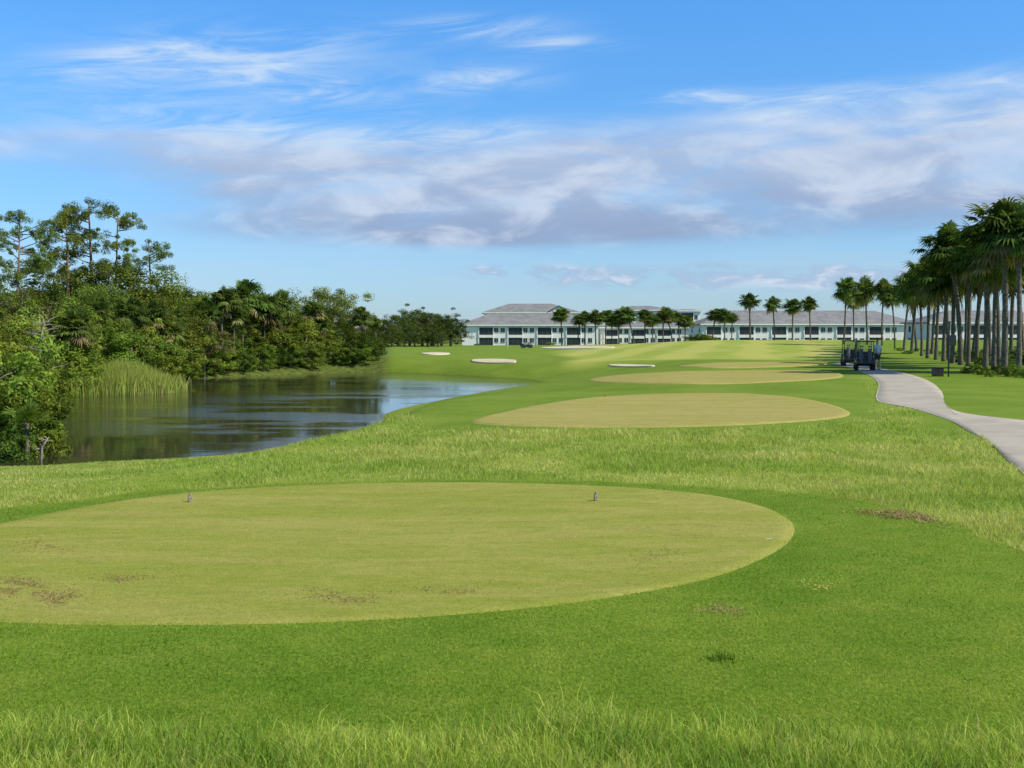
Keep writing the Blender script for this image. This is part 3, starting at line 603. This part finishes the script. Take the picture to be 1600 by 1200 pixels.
# ------------------------------------------------------------------ buildings
white=simple('white_stucco',(.80,.785,.76),.85,.05,.7); roofm,N=newmat('grey_roof_tile')
px,py,pz=N.sep(N.pos); wv=N.m('FRACT',N.m('MULTIPLY',pz,3.2))
c=N.mix(N.ss(N.noise(N.pos,.5,6,.7),.35,.65),(.19,.19,.195),(.265,.265,.27)); c=N.mix(N.ss(wv,0,.3,.35,0),c,(.12,.12,.12)); N.put(N.b.inputs['Base Color'],c); N.b.inputs['Roughness'].default_value=.9; N.b.inputs['Specular IOR Level'].default_value=.1
dark=simple('dark_screen',(.022,.024,.028),.5,.3,.8); glass=simple('window_glass',(.04,.05,.06),.12,.3,.5); trim=simple('grey_trim',(.42,.43,.44),.7,.05)
fram=simple('screen_frame_metal',(.10,.10,.11),.5,.1)
def condo(name,label,x0,x1,y,z0,eave,ridge,depth,st,mod,off=0.,rz=0.,lan=3.5,gable=None,ends=True):
    L=x1-x0; o=empty(name,((x0+x1)/2,y,z0),rz); h=L/2; E=eave-z0; Rg=ridge-z0
    MB().box(-h,h,0,depth,-1.5,E).build('wall',white,o)
    ov=.7; mb=MB(); a=-h-ov; b=h+ov; f=-ov; k=depth+ov; m_=depth/2; ins=min(m_+ov,h*.8)
    mb.add([(a,f,E),(b,f,E),(b,k,E),(a,k,E),(a,f,E+.28),(b,f,E+.28),(b,k,E+.28),(a,k,E+.28),(a+ins,m_,Rg),(b-ins,m_,Rg)],[(0,1,5,4),(1,2,6,5),(2,3,7,6),(3,0,4,7),(4,5,9,8),(6,7,8,9),(5,6,9),(7,4,8),(3,2,1,0)])
    rf=mb.build('roof',roofm,o)
    MB().box(a-.02,b+.02,f-.06,f-.01,E-.05,E+.25).build('fascia',white,rf)
    sh=E/st; x=-h+off
    while x+mod<=h+.1:
        for s in range(st):
            zb=s*sh+.25; zt=(s+1)*sh-.5
            ln=MB().box(x+.5,x+.5+lan,-.09,-.003,zb,zt).build('lanai_screen',dark,o)
            q=MB(); 
            for k in range(1,3): q.box(x+.5+lan*k/3-.04,x+.5+lan*k/3+.04,-.14,-.092,zb,zt)
            q.box(x+.5,x+.5+lan,-.145,-.095,zb+.95,zb+1.03); q.build('screen_frame',fram,ln)
            if s>0: MB().box(x+.3,x+.7+lan,-.3,-.1,s*sh-.48,s*sh+.24).build('balcony_edge',white,o)
            wx=x+.5+lan+ (mod-lan-.5)/2-.7
            for j in ((0,) if mod-lan<3.4 else (-.75,.95)):
                wn=MB().box(wx+j,wx+j+1.05,-.05,-.003,s*sh+.9,s*sh+2.05).build('window',glass,o)
                MB().box(wx+j-.12,wx+j+1.17,-.09,-.052,s*sh+.78,s*sh+.9).box(wx+j+.49,wx+j+.56,-.09,-.052,s*sh+.9,s*sh+2.05).build('frame',trim,wn)
        for xx in (x+.22,x+lan+.54): MB().box(xx,xx+.24,-.22,-.004,-1,E-.06).build('column',white,o)
        x+=mod
    if gable:
        for gx_,gw in gable:
            gh=gw*.28
            MB().add([(gx_-gw/2,-.5,E+.3),(gx_+gw/2,-.5,E+.3),(gx_,-.5,E+.3+gh),(gx_-gw/2,m_,E+.3),(gx_+gw/2,m_,E+.3),(gx_,m_,E+.3+gh)],[(0,1,2),(1,4,5,2),(0,2,5,3),(3,5,4),(0,3,4,1)]).build('gable',white,rf)
            MB().add([(gx_-gw/2-.4,-.9,E+.25),(gx_,-.9,E+.45+gh),(gx_+gw/2+.4,-.9,E+.25),(gx_-gw/2-.4,m_+.3,E+.25),(gx_,m_+.3,E+.45+gh),(gx_+gw/2+.4,m_+.3,E+.25),(gx_,-.9,E+.65+gh),(gx_,m_+.3,E+.65+gh),(gx_-gw/2-.4,-.9,E+.45),(gx_+gw/2+.4,-.9,E+.45),(gx_-gw/2-.4,m_+.3,E+.45),(gx_+gw/2+.4,m_+.3,E+.45)],
               [(8,6,7,10),(6,9,11,7),(0,1,6,8),(1,2,9,6),(0,8,10,3),(2,5,11,9),(0,3,4,1),(1,4,5,2)]).build('gable_roof',roofm,rf)
    # end windows
    for sx_ in ((-1,1) if ends else ()):
        for s in range(st):
            for yy in (3.,depth-4.):
                x_=sx_*(h+.003); wn=MB().box(min(x_,x_+sx_*.05),max(x_,x_+sx_*.05),yy,yy+1.2,s*sh+.9,s*sh+2.2).build('window',glass,o)
                x_=sx_*(h+.055); MB().box(min(x_,x_+sx_*.05),max(x_,x_+sx_*.05),yy-.1,yy+1.3,s*sh+.76,s*sh+.9).build('frame',trim,wn)
    return tag(o,label,'building')
def ux(u,d): return (u-800)/F*d
condo('condo_building','two storey white condominium with long grey hip roof, nearest the green',ux(722,300),ux(935,300),300,-1.1,4.2,7.4,14,2,7.6,4.0,R(2))
condo('condo_building','taller three storey white condominium rising behind the nearest hip roof',ux(757,340),ux(905,340),342,-1.1,8.2,11.2,15,3,7.2,1.,R(2),gable=[(8.,6.)])
condo('condo_building','white three storey condominium behind the middle line of palms',ux(958,345),ux(1056,345),345,-1.1,9.0,10.6,14,3,6.8,.4,R(3))
condo('condo_building','narrow tall white condominium block right of the middle palms',ux(1060,335),ux(1094,335),335,-1.1,8.6,9.3,10,3,6.,.2,R(3))
condo('condo_building','low white condominium half hidden by the middle palms',ux(938,312),ux(1092,312),312,-1.1,3.6,5.2,11,2,7.2,.6,R(3))
condo('condo_building','long two storey white condominium with grey roof and dark lanais right of centre',ux(1098,285),ux(1440,285),287,-1.1,4.3,8.0,16,2,8.2,.5,R(3))
condo('condo_building','white condominium seen between the trunks of the right hand palms',ux(1448,258),ux(1660,258),258,-1.1,4.4,7.4,14,2,8.2,.5,R(3))
# ------------------------------------------------------------------ golf carts
black=simple('black_cart_plastic',(.02,.02,.022),.4,.2); seatm=simple('cart_seat_vinyl',(.09,.085,.08),.6,.15); rub=simple('tyre_rubber',(.02,.02,.02),.9,.2); steel=simple('steel',(.5,.5,.5),.35,.1,metal=1.); lamp=simple('red_lens',(.35,.02,.02),.3,.1)
wind,N=newmat('clear_windscreen'); N.b.inputs['Base Color'].default_value=(.75,.8,.8,1); N.b.inputs['Roughness'].default_value=.05; N.b.inputs['Transmission Weight'].default_value=.95; N.b.inputs['IOR'].default_value=1.05
def ring(mb,c,r,w_,n=20,ri=0):
    cx_,cy_,cz_=c; vs=[];fs=[]
    prof=[(ri,-w_/2),(r*.9,-w_/2),(r,-w_*.3),(r,w_*.3),(r*.9,w_/2),(ri,w_/2)]
    for k in range(n):
        t=2*math.pi*k/n
        for rad,o_ in prof: vs.append((cx_+o_,cy_+rad*math.cos(t),cz_+rad*math.sin(t)))
    m_=len(prof)
    for k in range(n):
        for j in range(m_-1): fs.append((k*m_+j,k*m_+j+1,((k+1)%n)*m_+j+1,((k+1)%n)*m_+j))
        if ri: fs.append((k*m_+m_-1,k*m_,((k+1)%n)*m_,((k+1)%n)*m_+m_-1))
    return mb.add(vs,fs)
def make_cart():
    o=empty('golf_cart',(0,0,0))
    MB().prism([(-1.15,.42),(-1.15,.62),(-1.0,.76),(-.55,.78),(-.45,.62),(.05,.62),(.1,.34),(.62,.34),(.72,.72),(.86,.86),(1.02,.82),(1.18,.58),(1.2,.38),(1.05,.26),(-.9,.28)],-.56,.56).build('body',black,o,.03)
    MB().box(-.53,.53,-.46,.08,.63,.78).build('seat',seatm,o,.04); MB().box(-.53,.53,-.6,-.48,.84,1.18).build('backrest',seatm,o,.04)
    MB().box(-.58,.58,-1.0,.78,1.80,1.87).build('roof',black,o,.03)
    for sx_ in (-1,1):
        MB().tube([(sx_*.5,.95,.82),(sx_*.5,.66,1.81)],.022,8).build('roof_support',black,o); MB().tube([(sx_*.5,-.62,.7),(sx_*.5,-.78,1.81)],.022,8).build('roof_support',black,o)
        for yy in (-.72,.78):
            wh=ring(MB(),(sx_*.5,yy,.235),.235,.2,20,ri=.12).build('wheel',rub,o); ring(MB(),(sx_*.5,yy,.235),.125,.17,16,ri=.0).build('rim',steel,wh)
        MB().box(sx_*.44-.07,sx_*.44+.07,-1.18,-1.152,.5,.57).build('tail_light',lamp,o,.01)
    ws=MB().box(-.48,.48,0,.012,0,.95).build('windscreen',wind,o); ws.location=(0,.93,.86); ws.rotation_euler=(R(14),0,0)
    mb=MB(); mb.tube([(.28+.17*math.cos(t),.42+.06*math.sin(t),.98+.16*math.sin(t)) for t in np.linspace(0,2*math.pi,17)],.018,6); mb.tube([(.28,.42,.98),(.28,.72,.72)],.02,6); mb.build('steering_wheel',black,o)
    MB().box(-.5,.5,-1.2,-.92,.44,.48).tube([(-.45,-.95,1.1),(.45,-.95,1.1)],.018,6).tube([(-.45,-.95,.75),(-.45,-.95,1.1)],.018,6).tube([(.45,-.95,.75),(.45,-.95,1.1)],.018,6).build('bag_rack',black,o)
    return o
def make_bag(c):
    o=empty('golf_bag',(0,0,0)); m_=simple('bag_fabric',c,.7,.2)
    MB().tube([(0,0,0),(0,.02,.3),(0,.06,.8),(0,.07,.86)],[.12,.13,.12,.13],12).build('bag',m_,o,smooth=False)
    MB().box(-.09,.09,-.16,-.09,.12,.5).build('pocket',m_,o,.03)
    r=random.Random(4)
    for k in range(7):
        x,y=r.uniform(-.08,.08),r.uniform(-.02,.12); hh=.98+r.uniform(0,.1); mb=MB(); mb.tube([(x,y,.8),(x*1.2,y*1.1,hh)],.007,5)
        mb.box(x*1.2-.04,x*1.2+.05,y*1.1-.02,y*1.1+.03,hh-.02,hh+.04)
        mb.build('golf_club',steel if k==2 else black,o)
    return o
cart=make_cart(); CS=.86
cp1=hit(1336,572.5); cp2=hit(1359,579.5); cp3=hit(823,544)
cart.scale=(CS,)*3; cart.location=(cp2[0],cp2[1]+1.0,cp2[2]+.016); cart.rotation_euler=(0,0,R(-13)); tag(cart,'nearer black golf cart on the path seen from behind, person at its right','golf cart','golf carts')
c2=copy_tree(cart); c2.location=(cp1[0],cp1[1]+1.0,cp1[2]+.016); c2.rotation_euler=(0,0,R(-10)); tag(c2,'farther black golf cart parked on the path ahead of the nearer one','golf cart','golf carts')
c3=copy_tree(cart); c3.location=cp3; c3.rotation_euler=(0,0,R(60)); tag(c3,'tiny distant golf cart beside the green below the white condominiums','golf cart','golf carts')
bag=make_bag((.10,.10,.11)); first=True
for ct,nm_ in ((cart,'nearer'),(c2,'farther')):
    for sx_,sd_ in ((-.26,'left'),(.26,'right')):
        b=bag if first else copy_tree(bag); first=False
        rz=ct.rotation_euler.z; ca,sa=math.cos(rz),math.sin(rz); lx,ly=sx_*CS,-1.06*CS
        b.scale=(CS,)*3; b.location=(ct.location.x+lx*ca-ly*sa,ct.location.y+lx*sa+ly*ca,ct.location.z+.485*CS); b.rotation_euler=(0,0,rz)
        tag(b,f'golf bag full of clubs on the {sd_} of the {nm_} cart rear rack','golf bag','golf bags on the carts')
# ------------------------------------------------------------------ person
skin=simple('skin',(.45,.27,.19),.6,.05); shirt=simple('light_blue_shirt',(.45,.58,.70),.85,.06); shorts=simple('dark_shorts',(.05,.055,.07),.9,.1); hair=simple('brown_hair',(.06,.04,.025),.8,.2); shoe=simple('white_shoe',(.6,.6,.6),.7,.1)
def skinned(name,J,E,sub=2):
    ks=list(J); me=bpy.data.meshes.new(name); me.from_pydata([J[k][0] for k in ks],[(ks.index(a),ks.index(b)) for a,b in E],[])
    o=bpy.data.objects.new(name,me); col.objects.link(o); md=o.modifiers.new('s','SKIN'); md.use_smooth_shade=True; sb=o.modifiers.new('u','SUBSURF'); sb.levels=sub; sb.render_levels=sub
    sv=me.skin_vertices[0].data
    for i,k in enumerate(ks):
        r_=J[k][1]; sv[i].radius=r_ if isinstance(r_,tuple) else (r_,r_)
        sv[i].use_root=(i==0)
    dg=bpy.context.evaluated_depsgraph_get(); m2=bpy.data.meshes.new_from_object(o.evaluated_get(dg)); bpy.data.objects.remove(o); m2.name=name
    return m2
J={'pel':((0,0,.95),(.15,.11)),'wa':((0,0,1.1),(.14,.10)),'ch':((0,.02,1.32),(.17,.11)),'nk':((0,.01,1.48),.055),'hd0':((0,.02,1.56),.075),'hd':((0,.03,1.64),(.078,.095)),'hd2':((0,.03,1.71),.06),
 'hL':((-.1,0,.88),.095),'kL':((-.12,.05,.50),.06),'cL':((-.12,.02,.34),.058),'aL':((-.12,-.02,.09),.038),'tL':((-.13,.15,.04),.035),
 'hR':((.1,0,.88),.095),'kR':((.12,-.02,.50),.06),'cR':((.12,-.06,.34),.058),'aR':((.12,-.1,.09),.038),'tR':((.13,.07,.04),.035),
 'sL':((-.19,.01,1.41),.06),'eL':((-.27,-.03,1.13),.043),'wL':((-.24,.14,.93),.028),'pL':((-.23,.19,.88),(.035,.02)),
 'sR':((.19,.01,1.41),.06),'eR':((.27,-.03,1.13),.043),'wR':((.27,.10,.92),.028),'pR':((.27,.14,.86),(.035,.02))}
E=[('pel','wa'),('wa','ch'),('ch','nk'),('nk','hd0'),('hd0','hd'),('hd','hd2')]
for s in 'LR': E+=[('pel','h'+s),('h'+s,'k'+s),('k'+s,'c'+s),('c'+s,'a'+s),('a'+s,'t'+s),('ch','s'+s),('s'+s,'e'+s),('e'+s,'w'+s),('w'+s,'p'+s)]
for s,sx_ in (('L',-1),('R',1)):
    p=J['p'+s][0]
    for k in range(4):
        a=(p[0]+(k-1.5)*.018,p[1]+.035,p[2]-.035); b=(p[0]+(k-1.5)*.02,p[1]+.05,p[2]-.07-.006*(1.5-abs(k-1.5))); J[f'f{s}{k}a']=(a,.0095); J[f'f{s}{k}b']=(b,.0075); E+=[('p'+s,f'f{s}{k}a'),(f'f{s}{k}a',f'f{s}{k}b')]
    J[f't{s}h']=((p[0]-sx_*.045,p[1]+.03,p[2]-.005),.010); E.append(('p'+s,f't{s}h'))
J['no']=((0,.135,1.635),.016); E.append(('hd','no'))
pp=hit(1376,578.5)
po=empty('person',(pp[0],pp[1]+.6,pp[2]+.016),R(25)); po.scale=(.94,)*3
link('body',skinned('body',J,E),skin,po)
S={'pel':((0,0,.93),(.18,.135)),'wa':((0,0,1.1),(.17,.13)),'ch':((0,.02,1.31),(.195,.135)),'nk':((0,.01,1.45),.075),'sL':((-.2,.01,1.40),.082),'eL':((-.255,-.02,1.2),.065),'sR':((.2,.01,1.40),.082),'eR':((.255,-.02,1.2),.065)}
link('shirt',skinned('shirt',S,[('pel','wa'),('wa','ch'),('ch','nk'),('ch','sL'),('sL','eL'),('ch','sR'),('sR','eR')]),shirt,po)
S={'pel':((0,0,.94),(.165,.125)),'hL':((-.1,0,.85),.115),'kL':((-.118,.04,.56),.09),'hR':((.1,0,.85),.115),'kR':((.118,-.01,.56),.09)}
link('shorts',skinned('shorts',S,[('pel','hL'),('hL','kL'),('pel','hR'),('hR','kR')]),shorts,po)
link('hair',skinned('hair',{'a':((0,-.02,1.66),(.085,.085)),'b':((0,.0,1.73),.075),'c':((0,.05,1.745),.05)},[('a','b'),('b','c')]),hair,po)
for s in 'LR':
    a=J['a'+s][0]; MB().box(a[0]-.05,a[0]+.05,a[1]-.07,a[1]+.21,0,.1).build('shoe',shoe,po,.03)
for sx_ in (-.03,.03):
    MB().box(sx_-.012,sx_+.012,.112,.122,1.65,1.662).build('eye',black,po)
tag(po,'person in a light blue shirt standing at the right side of the nearer cart','person')
# ------------------------------------------------------------------ small things
mk=simple('grey_marker_stone',(.27,.225,.17),.85,.3,30.,bump=.3); redm=simple('red_marker',(.5,.05,.03),.5,.1)
def marker(x,y,z,m_,s,label,rz):
    o=empty('tee_marker',(x,y,z),rz); o.scale=(s,s,s)
    mb=MB(); prof=[(-.026,0),(.026,0),(.030,.03),(.030,.07),(.022,.098),(.006,.118),(-.006,.108),(-.020,.085),(-.028,.045)]
    n=len(prof)
    mb.add([(px_,-.016,pz_) for px_,pz_ in prof]+[(px_,.016,pz_) for px_,pz_ in prof],[tuple(range(n)),tuple(range(2*n-1,n-1,-1))]+[(i,n+i,n+(i+1)%n,(i+1)%n) for i in range(n)])
    mb.build('block',m_,o,.006); MB().tube([(0,0,-.05),(0,0,.004)],[.006,.01],6).build('spike',steel,o)
    return tag(o,label,'tee marker','tee markers')
for u,v,l,a in ((297,786,'grey pointed tee marker on the left of the foreground tee',.5),(931,784,'grey pointed tee marker on the right of the foreground tee',.4)):
    x,y=p0(u,v); marker(x,y,.014,mk,.9,l,a)
x,y=p0(945,619,.08); marker(x,y,.08,redm,.6,'tiny red tee marker at the back left of the second tee',0)
x,y=p0(1201,846); o=MB().tube([(-.03,0,.004),(.018,.004,.004),(.026,.005,.005),(.03,.005,.005)],[.002,.0035,.008,.008],8).build('golf_tee',simple('white_peg',(.75,.74,.7),.5,.04)); o.location=(x,y,.02); tag(o,'white golf peg lying near the right end of the foreground tee','golf tee')
# bin
x,y,z=hit(1465,588); o=empty('litter_bin',(x,y,z),.1,.78)
MB().prism([(-.24,0),(.24,0),(.27,.5),(-.27,.5)],-.27,.27).build('bin_body',black,o,.02); MB().box(-.30,.30,-.30,.30,.503,.57).build('lid',black,o,.02); MB().box(-.12,.12,-.275,-.255,.34,.44).build('opening',rub,o)
tag(o,'squat black litter bin on the grass right of the path bend','bin')
x,y,z=hit(1482,589); o=empty('sign_post',(x,y,z),.0)
MB().tube([(0,0,-.2),(0,0,2.5)],.04,8).build('post',black,o); MB().box(.045,.33,-.02,.02,1.45,1.95).build('sign_board',black,o,.008); MB().box(-.06,.06,-.06,.06,2.5,2.58).build('post_cap',black,o,.015)
tag(o,'slim black sign post with a small board right of the litter bin','sign')
x,y,z=hit(793,545); o=empty('flagstick',(x,y,z))
MB().tube([(0,0,0),(0,0,2.2)],.025,6).build('pole',simple('white_pole',(.75,.75,.72),.5,.05),o); MB().add([(0,0,2.2),(.45,.05,2.12),(.42,.08,1.85),(0,0,1.85)],[(0,1,2,3)]).build('flag',simple('white_flag',(.7,.7,.7),.8,.05),o); tag(o,'white flagstick on the distant green left of the tiny cart','flag')
# bare patches
dm=leafmat('dead_turf',.1,1,1)
for u,v,ru,rv,n,l in ((30,924,66,18,2000,'brown bare patch at the left edge of the front tee'),(97,937,34,11,800,'brown bare patch just right of the left edge patch'),(535,934,75,11,950,'long brown scuff near the front rim of the tee'),(1035,872,52,12,480,'faint brown scuff near the right end of the tee'),(55,857,62,10,560,'thin brown scuff on the left back of the tee'),(190,905,62,8,420,'faint dotted scuff left of the tee middle'),(1130,957,50,10,420,'dull brown patch in the mown grass before the tee'),(1405,808,68,7,1500,'brown dirt streak in the grass right of the tee'),(1283,915,36,9,300,'yellow dry patch right of the front tee rim'),(705,925,65,6,320,'thin scuff line on the front middle of the tee')):
    r=np.random.default_rng(u+v); a=r.normal(0,.5,n); b=r.normal(0,.5,n)
    b=b+.35*np.sin(a*3+u); pts=np.array([p0(u+ru*i,v+rv*j+(ru*i*.14 if u==1405 else 0)) for i,j in zip(a,b)])
    k=fbm(pts[:,0]*9,pts[:,1]*9)>.42; pts=pts[k]; n=len(pts)
    tall=.024 if u==1405 else .006
    me=blades('bare_patch',pts[:,0],pts[:,1],r.uniform(.5,1.3,n)*tall,r.uniform(.006,.015,n),2.4,(.27,.19,.09) if u!=1283 else (.45,.44,.09),(.42,.32,.155) if u!=1283 else (.55,.50,.14),dm,n,np.full(n,.014 if v<975 and u<1250 else .013))
    tag(link('bare_patch',me,dm),l,'bare patch',kind='stuff')
n=170; r=np.random.default_rng(77); pts=np.array([p0(1128+26*i,1030+8*j) for i,j in zip(r.normal(0,.5,n),r.normal(0,.5,n))])
me=blades('weed_tuft',pts[:,0],pts[:,1],r.uniform(.012,.026,n),r.uniform(.005,.009,n),.9,(.07,.15,.015),(.14,.25,.03),gm,78,np.zeros(n))
tag(link('weed_tuft',me,gm),'small dark green tuft in the mown grass at lower right','tuft',kind='stuff')
